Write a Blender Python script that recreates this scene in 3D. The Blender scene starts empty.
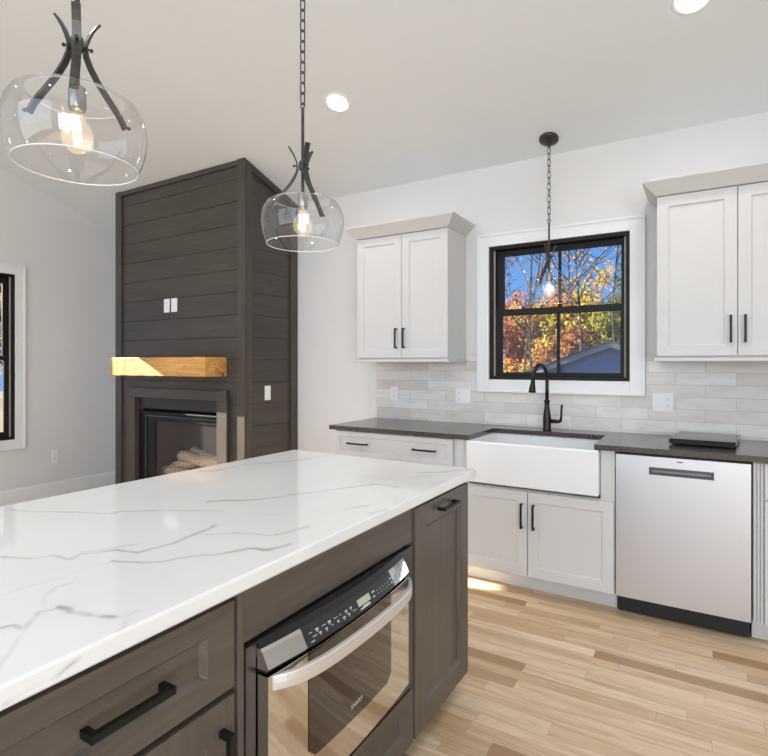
import bpy, bmesh, math, random
from mathutils import Vector, Matrix
S = bpy.context.scene
COL = S.collection
PI = math.pi

# ---------------------------------------------------------------- camera
cam_d = bpy.data.cameras.new('camera')
cam = bpy.data.objects.new('camera', cam_d); COL.objects.link(cam)
cam.location = (0.4126, -3.7228, 1.3502)
cam.rotation_euler = (PI/2, 0, 0.5413)
cam_d.sensor_fit = 'HORIZONTAL'; cam_d.sensor_width = 36.0
cam_d.lens = 533.63/768*36
cam_d.shift_y = -(378-364.2)/768
cam_d.clip_start = 0.05; cam_d.clip_end = 300
S.camera = cam

# ---------------------------------------------------------------- world, sun, lights, exposure
S.view_settings.view_transform = 'Standard'
S.view_settings.look = 'None'
S.view_settings.gamma = 1.0
S.view_settings.use_curve_mapping = False
S.view_settings.exposure = 0.06
W = bpy.data.worlds.new('sky'); S.world = W; W.use_nodes = True
wn = W.node_tree.nodes; wl = W.node_tree.links
for n in list(wn): wn.remove(n)
wo = wn.new('ShaderNodeOutputWorld'); wb = wn.new('ShaderNodeBackground'); wr = wn.new('ShaderNodeValToRGB')
wt = wn.new('ShaderNodeTexCoord'); ws = wn.new('ShaderNodeSeparateXYZ')
wl.new(wt.outputs['Generated'], ws.inputs[0]); wl.new(ws.outputs['Z'], wr.inputs[0])
wl.new(wr.outputs[0], wb.inputs[0]); wl.new(wb.outputs[0], wo.inputs[0])
e = wr.color_ramp.elements
e[0].position = 0.0; e[0].color = (0.25, 0.50, 0.95, 1)
e[1].position = 0.30; e[1].color = (0.065, 0.30, 0.86, 1)
wb.inputs[1].default_value = 0.9

def light(name, kind, loc, energy, color=(1, 1, 1), target=None, size=None, direction=None):
    d = bpy.data.lights.new(name, kind); o = bpy.data.objects.new(name, d); COL.objects.link(o)
    d.energy = energy; d.color = color; o.location = loc
    v = Vector(direction) if direction else Vector(target)-Vector(loc)
    o.rotation_euler = v.to_track_quat('-Z', 'Y').to_euler()
    if size: d.shape = 'RECTANGLE'; d.size, d.size_y = size
    return o
SUN = (1, 0.29, -0.45)
sun = light('sun', 'SUN', (-12, -6, 8), 26.0, (1.0, 0.92, 0.80), direction=SUN); sun.data.angle = math.radians(0.5)
# added area fills standing in for daylight, at unseen rear and side openings
light('rear_fill', 'AREA', (-1.3, -8.35, 2.4), 142, (0.87, 0.95, 1.0), target=(-1.3, 0, 1.9), size=(5.6, 3.7))
light('side_fill', 'AREA', (3.05, -6.5, 1.55), 142, (0.88, 0.955, 1.0), target=(-4.5, -2.2, 1.7), size=(3.0, 2.1))
# lamps at the seen recessed lights, plus added unseen ceiling fills
for x_, y_, p_ in ((-1.661, -.868, 3.5), (.362, -.838, 3.5), (1.7, -2.2, 5), (.6, -3.3, 5), (-2.6, -2.6, 7), (-.6, -4.9, 7), (-3.4, -4.4, 9)):
    dl = light('can_and_fill_light', 'AREA', (x_, y_, 2.785-.333*y_-.03), p_, (1.0, .97, .93), direction=(0, 0, -1)); dl.data.shape = 'DISK'; dl.data.size = .14; dl.data.spread = 2.4

# ---------------------------------------------------------------- materials
def mat(name, col=(.8, .8, .8), rough=.5, metal=0.0, spec=.5, coat=0.0):
    m = bpy.data.materials.new(name); m.use_nodes = True
    b = m.node_tree.nodes['Principled BSDF']
    b.inputs['Base Color'].default_value = (*col, 1); b.inputs['Roughness'].default_value = rough
    b.inputs['Metallic'].default_value = metal; b.inputs['Specular IOR Level'].default_value = spec
    b.inputs['Coat Weight'].default_value = coat
    return m
def NL(m): return m.node_tree.nodes, m.node_tree.links, m.node_tree.nodes['Principled BSDF']
def coords(m, scale=(1, 1, 1), src='Object'):
    n, l, b = NL(m); t = n.new('ShaderNodeTexCoord'); mp = n.new('ShaderNodeMapping')
    mp.inputs['Scale'].default_value = scale; l.new(t.outputs[src], mp.inputs[0]); return mp.outputs[0]
def noise(m, vec, scale, detail=4, rough=.6, dist=0.0):
    n, l, b = NL(m); t = n.new('ShaderNodeTexNoise'); t.inputs['Scale'].default_value = scale
    t.inputs['Detail'].default_value = detail; t.inputs['Roughness'].default_value = rough; t.inputs['Distortion'].default_value = dist
    l.new(vec, t.inputs['Vector']); return t.outputs['Fac']
def ramp(m, fac, stops):
    n, l, b = NL(m); r = n.new('ShaderNodeValToRGB'); l.new(fac, r.inputs[0]); el = r.color_ramp.elements
    while len(el) < len(stops): el.new(0.5)
    for e_, (p, c) in zip(el, stops): e_.position = p; e_.color = (*c, 1)
    return r.outputs[0]
def mth(m, op, a, b=None, c=None, clamp=False):
    n, l, _ = NL(m); t = n.new('ShaderNodeMath'); t.operation = op; t.use_clamp = clamp
    for i, v in enumerate((a, b, c)):
        if v is None: continue
        if isinstance(v, (int, float)): t.inputs[i].default_value = v
        else: l.new(v, t.inputs[i])
    return t.outputs[0]
def mixc(m, fac, a, b, mode='MIX'):
    n, l, _ = NL(m); t = n.new('ShaderNodeMix'); t.data_type = 'RGBA'; t.blend_type = mode
    for i, v in ((0, fac), (6, a), (7, b)):
        if isinstance(v, (int, float)): t.inputs[i].default_value = v
        elif isinstance(v, tuple): t.inputs[i].default_value = (*v, 1)
        else: l.new(v, t.inputs[i])
    return t.outputs[2]
def bump(m, h, strength=.3, dist=.01):
    n, l, b = NL(m); t = n.new('ShaderNodeBump'); t.inputs['Strength'].default_value = strength; t.inputs['Distance'].default_value = dist
    l.new(h, t.inputs['Height']); l.new(t.outputs[0], b.inputs['Normal'])
def setc(m, c): n, l, b = NL(m); l.new(c, b.inputs['Base Color'])

def painted(name, col, rough=.55, var=.03, sc=3):
    m = mat(name, col, rough); f = noise(m, coords(m), sc, 3)
    a = tuple(c*(1-var) for c in col); z = tuple(min(1, c*(1+var)) for c in col)
    setc(m, ramp(m, f, [(.3, a), (.7, z)])); return m
M_wall = painted('wall_paint', (.74, .73, .72), .7, .01)
M_ceil = painted('ceiling_paint', (.77, .805, .825), .8, .01)
M_trim = painted('trim_paint', (.83, .83, .825), .35, .01)
M_white = painted('cabinet_white_paint', (.655, .645, .635), .55, .01)
M_white.node_tree.nodes['Principled BSDF'].inputs['Specular IOR Level'].default_value = .3
M_black = mat('matte_black_metal', (.018, .016, .015), .42, .6)
M_bronze = mat('dark_bronze', (.030, .026, .023), .32, .7)
M_pend = mat('pendant_iron', (.075, .07, .067), .38, .8)
M_winblk = mat('window_black', (.014, .012, .010), .5, spec=.25)
M_liner = mat('jamb_liner', (.33, .31, .29), .5)
M_plast = mat('white_plastic', (.85, .85, .84), .3)
M_slot = mat('slot_dark', (.09, .09, .09), .5)
M_blackpl = mat('black_plastic', (.012, .012, .012), .25)
M_rubber = mat('kick_black', (.015, .015, .015), .6)
M_porc = mat('fireclay_white', (.86, .86, .855), .12, coat=.4)

def wood(name, dark, light_, axis, rough=.45, sc=1.0, contrast=(.3, .72), knots=False, perobj=.0):
    m = mat(name, light_, rough); n, l, b = NL(m)
    s = {'x': (1.6, 30, 30), 'y': (30, 1.6, 30), 'z': (30, 30, 1.6)}[axis]
    v = coords(m, tuple(k*sc for k in s)); f = noise(m, v, 1.6, 8, .62, .6)
    s2 = {'x': (.8, 4, 4), 'y': (4, .8, 4), 'z': (4, 4, .8)}[axis]
    f2 = noise(m, coords(m, s2), 1.3, 3, .5)
    f3 = mth(m, 'ADD', mth(m, 'MULTIPLY', f, .6), mth(m, 'MULTIPLY', f2, .4))
    c = ramp(m, f3, [(contrast[0], dark), (contrast[1], light_)])
    if knots:
        k = noise(m, coords(m, {'x': (2.2, 9, 9), 'y': (9, 2.2, 9), 'z': (9, 9, 2.2)}[axis]), 1.0, 2, .5)
        c = mixc(m, ramp(m, k, [(.66, (0, 0, 0)), (.76, (1, 1, 1))]), c, tuple(q*.35 for q in dark))
    setc(m, c); bump(m, f, .12, .003); return m
M_chase_h = wood('charcoal_shiplap', (.036, .0295, .024), (.084, .069, .057), 'x', .42)
M_chase_s = wood('charcoal_shiplap_side', (.036, .0295, .024), (.084, .069, .057), 'y', .42)
M_chase_v = wood('charcoal_board', (.038, .0315, .026), (.090, .074, .062), 'z', .42)
M_isl_v = wood('smoke_stained_maple', (.066, .053, .043), (.145, .118, .096), 'z', .4)
M_isl_h = wood('smoke_stained_maple_horizontal', (.066, .053, .043), (.145, .118, .096), 'y', .4)
M_beam = wood('honey_timber', (.34, .135, .03), (.78, .42, .12), 'x', .55, .9, (.36, .62), True)
M_core = mat('chase_core', (.015, .013, .012), .8)

def floor_mat():
    m = mat('oak_plank_floor', (.6, .45, .3), .36); n, l, b = NL(m)
    t = n.new('ShaderNodeTexCoord'); sp = n.new('ShaderNodeSeparateXYZ'); l.new(t.outputs['Object'], sp.inputs[0])
    X, Y = sp.outputs[0], sp.outputs[1]
    PW = .070
    r = mth(m, 'DIVIDE', Y, PW); row = mth(m, 'FLOOR', r); fr = mth(m, 'FRACT', r)
    def wn_(a, b_):
        w = n.new('ShaderNodeTexWhiteNoise'); w.noise_dimensions = '2D'; cb = n.new('ShaderNodeCombineXYZ')
        l.new(a, cb.inputs[0])
        if isinstance(b_, (int, float)): cb.inputs[1].default_value = b_
        else: l.new(b_, cb.inputs[1])
        l.new(cb.outputs[0], w.inputs['Vector']); return w.outputs['Value']
    off = mth(m, 'MULTIPLY', wn_(row, 3.3), 7.0); ln = mth(m, 'ADD', mth(m, 'MULTIPLY', wn_(row, 9.1), .5), .45)
    q = mth(m, 'DIVIDE', mth(m, 'ADD', X, off), ln); col = mth(m, 'FLOOR', q); fc = mth(m, 'FRACT', q)
    pid = wn_(row, col)
    tone = ramp(m, pid, [(.0, (.79, .61, .42)), (.20, (.64, .455, .28)), (.40, (.82, .66, .475)), (.55, (.60, .41, .235)), (.68, (.80, .62, .43)), (.80, (.70, .51, .325)), (.87, (.78, .60, .41)), (.90, (.43, .27, .14)), (1, (.38, .23, .115))])
    cb = n.new('ShaderNodeCombineXYZ')
    l.new(mth(m, 'ADD', mth(m, 'MULTIPLY', X, 1.3), mth(m, 'MULTIPLY', pid, 40)), cb.inputs[0]); l.new(mth(m, 'MULTIPLY', Y, 22), cb.inputs[1]); l.new(mth(m, 'MULTIPLY', pid, 20), cb.inputs[2])
    g = noise(m, cb.outputs[0], 1.5, 7, .6, 1.2)
    g2 = n.new('ShaderNodeTexNoise'); g2.inputs['Scale'].default_value = .9; g2.inputs['Detail'].default_value = 2
    cb2 = n.new('ShaderNodeCombineXYZ'); l.new(mth(m, 'ADD', mth(m, 'MULTIPLY', X, 1.6), mth(m, 'MULTIPLY', pid, 90)), cb2.inputs[0]); l.new(mth(m, 'MULTIPLY', Y, 14), cb2.inputs[1]); l.new(cb2.outputs[0], g2.inputs['Vector'])
    c = mixc(m, mth(m, 'MULTIPLY', ramp(m, g, [(.36, (1, 1, 1)), (.58, (0, 0, 0))]), .55), tone, (.43, .26, .125))
    c = mixc(m, mth(m, 'MULTIPLY', ramp(m, g2.outputs[0], [(.60, (0, 0, 0)), (.74, (1, 1, 1))]), .45), c, (.33, .18, .08))
    e1 = mth(m, 'LESS_THAN', fr, .018); e2 = mth(m, 'LESS_THAN', mth(m, 'MULTIPLY', fc, ln), .0018)
    ed = mth(m, 'MAXIMUM', e1, e2)
    setc(m, mixc(m, mth(m, 'MULTIPLY', ed, .45), c, (.22, .13, .07)))
    bump(m, mth(m, 'SUBTRACT', mth(m, 'MULTIPLY', g, .15), ed), .12, .002)
    return m
M_floor = floor_mat()

def tile_mat():
    m = mat('glazed_subway_tile', (.7, .67, .64), .28); n, l, b = NL(m)
    t = n.new('ShaderNodeTexCoord'); sp = n.new('ShaderNodeSeparateXYZ'); l.new(t.outputs['Object'], sp.inputs[0])
    X, Z = sp.outputs[0], sp.outputs[2]
    r = mth(m, 'DIVIDE', mth(m, 'SUBTRACT', Z, 1.223), .0743); row = mth(m, 'FLOOR', r); fr = mth(m, 'FRACT', r)
    q = mth(m, 'ADD', mth(m, 'DIVIDE', mth(m, 'SUBTRACT', X, .261), .307), mth(m, 'MULTIPLY', row, .5)); col = mth(m, 'FLOOR', q); fc = mth(m, 'FRACT', q)
    cb = n.new('ShaderNodeCombineXYZ'); l.new(row, cb.inputs[0]); l.new(col, cb.inputs[1])
    w = n.new('ShaderNodeTexWhiteNoise'); w.noise_dimensions = '2D'; l.new(cb.outputs[0], w.inputs['Vector'])
    tone = ramp(m, w.outputs['Value'], [(0, (.62, .575, .53)), (.3, (.70, .66, .62)), (.65, (.745, .71, .675)), (1, (.82, .80, .775))])
    nn = noise(m, coords(m, (1, 1, 3.5)), 6, 4)
    tone = mixc(m, mth(m, 'MULTIPLY', ramp(m, nn, [(.45, (0, 0, 0)), (.7, (1, 1, 1))]), .38), tone, (.52, .47, .42))
    e1 = mth(m, 'LESS_THAN', mth(m, 'MULTIPLY', fr, .0743), .0022); e2 = mth(m, 'LESS_THAN', mth(m, 'MULTIPLY', fc, .307), .0022)
    ed = mth(m, 'MAXIMUM', e1, e2); setc(m, mixc(m, ed, tone, (.47, .435, .40)))
    bump(m, mth(m, 'ADD', mth(m, 'MULTIPLY', ed, -1), mth(m, 'MULTIPLY', nn, .5)), .25, .003); return m
M_tile = tile_mat()

VEINS = [  # half width, strength, polyline on the slab
 (.0031, .40, [(-1.41, -2.94, .914), (-1.332, -2.918, .914), (-1.181, -2.846, .914), (-1.068, -2.799, .914), (-1.078, -2.778, .914), (-.978, -2.705, .914), (-.814, -2.608, .914)]),
 (.0028, .55, [(-.954, -3.136, .914), (-.881, -3.104, .914), (-.863, -3.072, .914), (-.8, -3.065, .914), (-.822, -3.034, .914), (-.773, -2.978, .914), (-.711, -2.959, .914), (-.703, -2.906, .914), (-.705, -2.805, .914), (-.722, -2.722, .914)]),
 (.0023, .3, [(-.835, -3.027, .914), (-.789, -2.968, .914), (-.768, -2.922, .914)]),
 (.0027, .25, [(-.705, -2.805, .914), (-.627, -2.73, .914), (-.534, -2.711, .914)]),
 (.0026, .65, [(-.71, -3.017, .914), (-.64, -2.984, .914), (-.603, -2.935, .914), (-.549, -2.875, .914), (-.505, -2.805, .914), (-.475, -2.787, .914), (-.46, -2.756, .914)]),
 (.0028, .6, [(-.54, -2.853, .914), (-.523, -2.823, .914), (-.493, -2.792, .914), (-.476, -2.795, .914), (-.461, -2.77, .914), (-.453, -2.724, .914)]),
 (.0019, .75, [(-.587, -3.293, .914), (-.576, -3.278, .914), (-.553, -3.282, .914), (-.552, -3.273, .914), (-.592, -3.232, .914), (-.581, -3.206, .914), (-.545, -3.203, .914), (-.512, -3.188, .914), (-.465, -3.179, .914), (-.443, -3.169, .914), (-.442, -3.142, .914)]),
 (.0045, 1.3, [(-.585, -3.202, .914), (-.558, -3.197, .914), (-.538, -3.203, .914), (-.511, -3.189, .914)]),
 (.0034, 1.4, [(-.485, -3.184, .914), (-.461, -3.177, .914)]),
 (.0015, .45, [(-.433, -3.168, .914), (-.414, -3.19, .914), (-.412, -3.204, .914)]),
 (.0016, .4, [(-.622, -3.207, .914), (-.658, -3.185, .914), (-.676, -3.158, .914), (-.672, -3.134, .914)]),
 (.0018, .18, [(-.724, -3.235, .914), (-.717, -3.101, .914), (-.707, -3.019, .914)]),
 (.0012, .25, [(-.452, -3.351, .914), (-.551, -3.272, .914)]),
 (.0047, .55, [(-.935, -2.562, .914), (-.905, -2.515, .914), (-.863, -2.496, .914), (-.802, -2.428, .914), (-.762, -2.352, .914), (-.674, -2.188, .914), (-.618, -2.072, .914), (-.521, -2.073, .914)]),
 (.0049, .35, [(-.529, -2.697, .914), (-.499, -2.608, .914)]),
 (.005, .35, [(-.514, -2.404, .914), (-.475, -2.336, .914)]),
 (.0048, .3, [(-.429, -2.407, .914), (-.408, -2.345, .914)]),
 (.0039, .2, [(-.673, -2.574, .914), (-.628, -2.543, .914)]),
 (.0059, .45, [(-1.345, -2.25, .914), (-1.308, -2.205, .914), (-1.304, -2.071, .914), (-1.236, -1.965, .914), (-1.169, -1.862, .914), (-1.13, -1.646, .914)]),
 (.0067, .5, [(-.571, -1.806, .914), (-.492, -1.747, .914), (-.463, -1.682, .914), (-.415, -1.639, .914)]),
 (.0062, .3, [(-.551, -1.888, .914), (-.506, -1.846, .914)]),
 (.0015, .55, [(-.404, -3.263, .902), (-.404, -3.299, .89), (-.404, -3.333, .892), (-.404, -3.372, .887)]),
]
def marble_mat():
    m = mat('veined_quartz', (.80, .79, .78), .07, spec=.5); n, l, b = NL(m)
    at = n.new('ShaderNodeAttribute'); at.attribute_name = 'vein'
    base = ramp(m, noise(m, coords(m), 2.2, 4), [(.35, (.80, .798, .795)), (.6, (.84, .84, .838))])
    setc(m, mixc(m, mth(m, 'MULTIPLY', at.outputs['Fac'], .92), base, (.30, .285, .27))); return m
def add_veins(me, scale_noise=22):
    """grey mineral veins stored per vertex on the finely divided slab"""
    import numpy as np
    from mathutils import noise as mn
    co = np.empty(len(me.vertices)*3); me.vertices.foreach_get('co', co); co = co.reshape(-1, 3)
    wob = np.array([(mn.noise(Vector((x*14, y*14, z*14)))+.5*mn.noise(Vector((x*37, y*37, 3))), mn.noise(Vector((x*14+9, y*14+5, z*14)))+.5*mn.noise(Vector((x*37+4, y*37, 7)))) for x, y, z in co])
    brk = np.array([mn.noise(Vector((x*9+2, y*9, z*9)))+.5*mn.noise(Vector((x*30+2, y*30, z*30))) for x, y, z in co])
    brk = np.clip(.8+brk*.9, .25, 1.3)
    P = co.copy(); P[:, :2] += wob*.009
    tot = np.zeros(len(co))
    for hw, st, pts in VEINS:
        dm = np.full(len(co), 9.0)
        for a, c in zip(pts[:-1], pts[1:]):
            a = np.array(a); ba = np.array(c)-a; pa = P-a
            h = np.clip(pa @ ba/(ba @ ba), 0, 1); dm = np.minimum(dm, np.linalg.norm(pa-h[:, None]*ba, axis=1))
        v = st*np.clip(1.25-dm/(hw*1.45+.0011), 0, 1)+st*.2*np.clip(1-dm/(hw*8), 0, 1)**2
        tot = np.maximum(tot, v)
    at = me.attributes.new('vein', 'FLOAT', 'POINT'); at.data.foreach_set('value', np.clip(tot*brk, 0, .95).astype(np.float32))
M_marble = marble_mat()

def granite_mat():
    m = mat('dark_granite', (.05, .045, .04), .16, spec=.95)
    f = noise(m, coords(m), 160, 3, .7); f2 = noise(m, coords(m), 14, 4)
    f = mth(m, 'ADD', mth(m, 'MULTIPLY', f, .7), mth(m, 'MULTIPLY', f2, .3))
    setc(m, ramp(m, f, [(.35, (.020, .016, .012)), (.62, (.062, .052, .041)), (.75, (.15, .13, .105))])); return m
M_granite = granite_mat()
M_board = mat('black_stone', (.010, .010, .010), .12, spec=.25)
def steel_mat(name, axis, col=(.60, .59, .585), rough=.26):
    m = mat(name, col, rough, 1.0); s = {'x': (2, 300, 300), 'y': (300, 2, 300), 'z': (300, 300, 2)}[axis]
    f = noise(m, coords(m, s), 1, 2); n, l, b = NL(m)
    l.new(mth(m, 'ADD', mth(m, 'MULTIPLY', f, .03), rough-.015), b.inputs['Roughness'])
    return m
M_steel = mat('brushed_steel', (.70, .715, .74), .33, 1.0)
M_steel_mw = steel_mat('polished_steel', 'y', (.74, .72, .70), .07)
M_handle = mat('satin_steel', (.80, .80, .80), .42, .75)
M_grip = mat('handle_grip_steel', (.22, .22, .22), .4, .9)
M_flange = mat('dark_steel', (.14, .135, .13), .3, .9)
M_mwglass = mat('oven_glass', (.006, .006, .006), .02, 0, .9, 1.0)
M_panel = mat('touch_panel', (.02, .02, .02), .3)

def thin_glass(name, tint, ior=1.5, gl=.015):
    m = bpy.data.materials.new(name); m.use_nodes = True; n = m.node_tree.nodes; l = m.node_tree.links
    for k in list(n): n.remove(k)
    o = n.new('ShaderNodeOutputMaterial'); mx = n.new('ShaderNodeMixShader'); tr = n.new('ShaderNodeBsdfTransparent'); g = n.new('ShaderNodeBsdfGlossy'); f = n.new('ShaderNodeFresnel')
    n.remove(f); f = n.new('ShaderNodeLayerWeight'); f.inputs[0].default_value = .5
    pw = n.new('ShaderNodeMath'); pw.operation = 'POWER'; pw.inputs[1].default_value = 4.5; l.new(f.outputs['Facing'], pw.inputs[0])
    ma = n.new('ShaderNodeMath'); ma.operation = 'MULTIPLY_ADD'; ma.inputs[1].default_value = .75; ma.inputs[2].default_value = 2*((ior-1)/(ior+1))**2; l.new(pw.outputs[0], ma.inputs[0])
    tr.inputs[0].default_value = (*tint, 1); g.inputs['Roughness'].default_value = gl
    l.new(ma.outputs[0], mx.inputs[0]); l.new(tr.outputs[0], mx.inputs[1]); l.new(g.outputs[0], mx.inputs[2]); l.new(mx.outputs[0], o.inputs[0]); return m
M_wglass = thin_glass('window_glass', (.96, .98, .97), 1.25)
M_shade = thin_glass('clear_shade_glass', (.97, .975, .975), 1.55)
M_rim = mat('shade_rim_glass', (.92, .94, .94), .08)
M_rim.node_tree.nodes['Principled BSDF'].inputs['Alpha'].default_value = .75
M_bulbg = thin_glass('bulb_glass', (1.0, .96, .90), 1.3)
_n, _l = M_bulbg.node_tree.nodes, M_bulbg.node_tree.links       # the lit bulb glows softly
_o = next(k for k in _n if k.type == 'OUTPUT_MATERIAL'); _s = _o.inputs[0].links[0].from_socket
_e = _n.new('ShaderNodeEmission'); _e.inputs[0].default_value = (1, .78, .55, 1); _e.inputs[1].default_value = .16
_a = _n.new('ShaderNodeAddShader'); _l.new(_s, _a.inputs[0]); _l.new(_e.outputs[0], _a.inputs[1]); _l.new(_a.outputs[0], _o.inputs[0])
def emis(name, col, st):
    m = bpy.data.materials.new(name); m.use_nodes = True; n = m.node_tree.nodes; l = m.node_tree.links
    for k in list(n): n.remove(k)
    o = n.new('ShaderNodeOutputMaterial'); e_ = n.new('ShaderNodeEmission'); e_.inputs[0].default_value = (*col, 1); e_.inputs[1].default_value = st; l.new(e_.outputs[0], o.inputs[0]); return m
M_fil = emis('filament_glow', (1.0, .72, .40), 40)
M_can = emis('downlight_glow', (1.0, .96, .90), 14)
M_disp = emis('display_glow', (.80, .86, .62), .55)
M_mark = mat('panel_marking', (.55, .55, .55), .5)

# ---------------------------------------------------------------- building helpers
ORG = {}
def _tag(o, label=None, cat=None, group=None, kind=None):
    if label: o['label'] = label
    if cat: o['category'] = cat
    if group: o['group'] = group
    if kind: o['kind'] = kind
    return o
def thing(name, label, cat, loc, group=None, kind=None):
    o = bpy.data.objects.new(name, None); o.empty_display_size = .05; COL.objects.link(o); o.location = loc; ORG[o] = Vector(loc)
    return _tag(o, label, cat, group, kind)
def obj(name, bm, m, parent=None, bevel=0.0, smooth=False, label=None, kind=None, seg=2, keepn=False):
    org = ORG[parent] if parent is not None else Vector((0, 0, 0))
    if not keepn: bmesh.ops.recalc_face_normals(bm, faces=bm.faces)
    bmesh.ops.translate(bm, verts=bm.verts, vec=-org)
    me = bpy.data.meshes.new(name); bm.to_mesh(me); bm.free(); me.materials.append(m)
    o = bpy.data.objects.new(name, me); COL.objects.link(o)
    if parent is not None: o.parent = parent
    ORG[o] = org
    if smooth: me.polygons.foreach_set('use_smooth', [True]*len(me.polygons))
    if bevel:
        b = o.modifiers.new('edge', 'BEVEL'); b.width = bevel; b.segments = seg; b.limit_method = 'ANGLE'; b.angle_limit = math.radians(40)
    return _tag(o, label, kind=kind)
def B(): return bmesh.new()
def box(bm, x0, x1, y0, y1, z0, z1):
    v = [bm.verts.new((x, y, z)) for x in (x0, x1) for y in (y0, y1) for z in (z0, z1)]
    for f in ((0, 1, 3, 2), (4, 6, 7, 5), (0, 4, 5, 1), (2, 3, 7, 6), (0, 2, 6, 4), (1, 5, 7, 3)): bm.faces.new([v[i] for i in f])
    return bm
def bx(*a): return box(B(), *a)
def prism(bm, pts, axis, a0, a1):
    """polygon pts extruded along an axis: 'x' pts are (y,z), 'y' pts are (x,z), 'z' pts are (x,y)"""
    def mk(p, a): return {'x': (a, p[0], p[1]), 'y': (p[0], a, p[1]), 'z': (p[0], p[1], a)}[axis]
    A = [bm.verts.new(mk(p, a0)) for p in pts]; C = [bm.verts.new(mk(p, a1)) for p in pts]
    bm.faces.new(A); bm.faces.new(C[::-1]); n = len(pts)
    for i in range(n): bm.faces.new((A[i], C[i], C[(i+1) % n], A[(i+1) % n]))
    return bm
def lathe(bm, prof, seg=40, cen=(0, 0, 0), capped=True):
    rings = []
    for r, z in prof:
        rings.append([bm.verts.new((cen[0]+r*math.cos(2*PI*i/seg), cen[1]+r*math.sin(2*PI*i/seg), cen[2]+z)) for i in range(seg)])
    for a, b in zip(rings[:-1], rings[1:]):
        for i in range(seg): bm.faces.new((a[i], a[(i+1) % seg], b[(i+1) % seg], b[i]))
    if capped: bm.faces.new(rings[0]); bm.faces.new(rings[-1][::-1])
    return bm
def tube(bm, pts, rad, seg=10, capped=True, closed=False):
    pts = [Vector(p) for p in pts]; n = len(pts); rs = rad if isinstance(rad, (list, tuple)) else [rad]*n
    rings = []; up = None
    for i, p in enumerate(pts):
        if closed: t = (pts[(i+1) % n]-pts[i-1]).normalized()
        else: t = (pts[min(i+1, n-1)]-pts[max(i-1, 0)]).normalized()
        if up is None: up = Vector((0, 0, 1)) if abs(t.z) < .9 else Vector((1, 0, 0))
        s = t.cross(up).normalized(); up = s.cross(t).normalized()
        rings.append([bm.verts.new(p+s*rs[i]*math.cos(2*PI*k/seg)+up*rs[i]*math.sin(2*PI*k/seg)) for k in range(seg)])
    pr = list(zip(rings[:-1], rings[1:]))
    if closed: pr.append((rings[-1], rings[0]))
    for a, b in pr:
        for k in range(seg): bm.faces.new((a[k], a[(k+1) % seg], b[(k+1) % seg], b[k]))
    if capped and not closed: bm.faces.new(rings[0][::-1]); bm.faces.new(rings[-1])
    return bm
def ribbon(bm, pts, side, w, t):
    """flat bar: points along the path, SIDE the width direction"""
    pts = [Vector(p) for p in pts]; s = Vector(side).normalized(); rings = []
    for i, p in enumerate(pts):
        tg = (pts[min(i+1, len(pts)-1)]-pts[max(i-1, 0)]).normalized(); nn = tg.cross(s).normalized()
        rings.append([bm.verts.new(p+s*a*w/2+nn*b*t/2) for a, b in ((-1, -1), (1, -1), (1, 1), (-1, 1))])
    for a, b in zip(rings[:-1], rings[1:]):
        for k in range(4): bm.faces.new((a[k], a[(k+1) % 4], b[(k+1) % 4], b[k]))
    bm.faces.new(rings[0][::-1]); bm.faces.new(rings[-1]); return bm
# faces: 'B' back-wall front (u=x, n=-y); 'I' island front (u=y, n=+x); 'L' left wall (u=y, n=+x)
def face(kind, plane):
    if kind == 'B': return lambda u, n, z: (u, plane-n, z)
    return lambda u, n, z: (plane+n, u, z)
def fbox(bm, F, u0, u1, n0, n1, z0, z1):
    a = F(u0, n0, z0); b = F(u1, n1, z1)
    return box(bm, min(a[0], b[0]), max(a[0], b[0]), min(a[1], b[1]), max(a[1], b[1]), min(a[2], b[2]), max(a[2], b[2]))
def shaker(F, u0, u1, z0, z1, t=.02, rail=.058, rec=.009, rz=None):
    bm = B(); V = lambda u, n, z: bm.verts.new(F(u, n, z))
    rz = rail if rz is None else rz; sl = .010 if rec > .0095 else .004
    def ring(d, n, e=None):
        e = d if e is None else e; return [V(u0+d, n, z0+e), V(u1-d, n, z0+e), V(u1-d, n, z1-e), V(u0+d, n, z1-e)]
    r = [ring(0, -t), ring(0, 0), ring(rail, 0, rz), ring(rail+sl, -rec, rz+sl)]
    for a, b in zip(r[:-1], r[1:]):
        for i in range(4): bm.faces.new((a[i], a[(i+1) % 4], b[(i+1) % 4], b[i]))
    bm.faces.new(r[0][::-1]); bm.faces.new(r[-1]); return bm
def pull(F, u0, z0, u1, z1, stand=.032, w=.011, th=.010):
    """square bar pull between two end points on a face"""
    bm = B()
    if abs(u1-u0) > abs(z1-z0):
        zc = z0; fbox(bm, F, u0, u1, stand-th, stand, zc-w/2, zc+w/2)
        for u in (u0, u1-w): fbox(bm, F, u, u+w, 0, stand-th, zc-w/2, zc+w/2)
    else:
        fbox(bm, F, u0-w/2, u0+w/2, stand-th, stand, z0, z1)
        for z in (z0, z1-w): fbox(bm, F, u0-w/2, u0+w/2, 0, stand-th, z, z+w)
    return bm
def structure(name, bm, m, bevel=0, parent=None): return obj(name, bm, m, parent, bevel, kind='structure')

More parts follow.
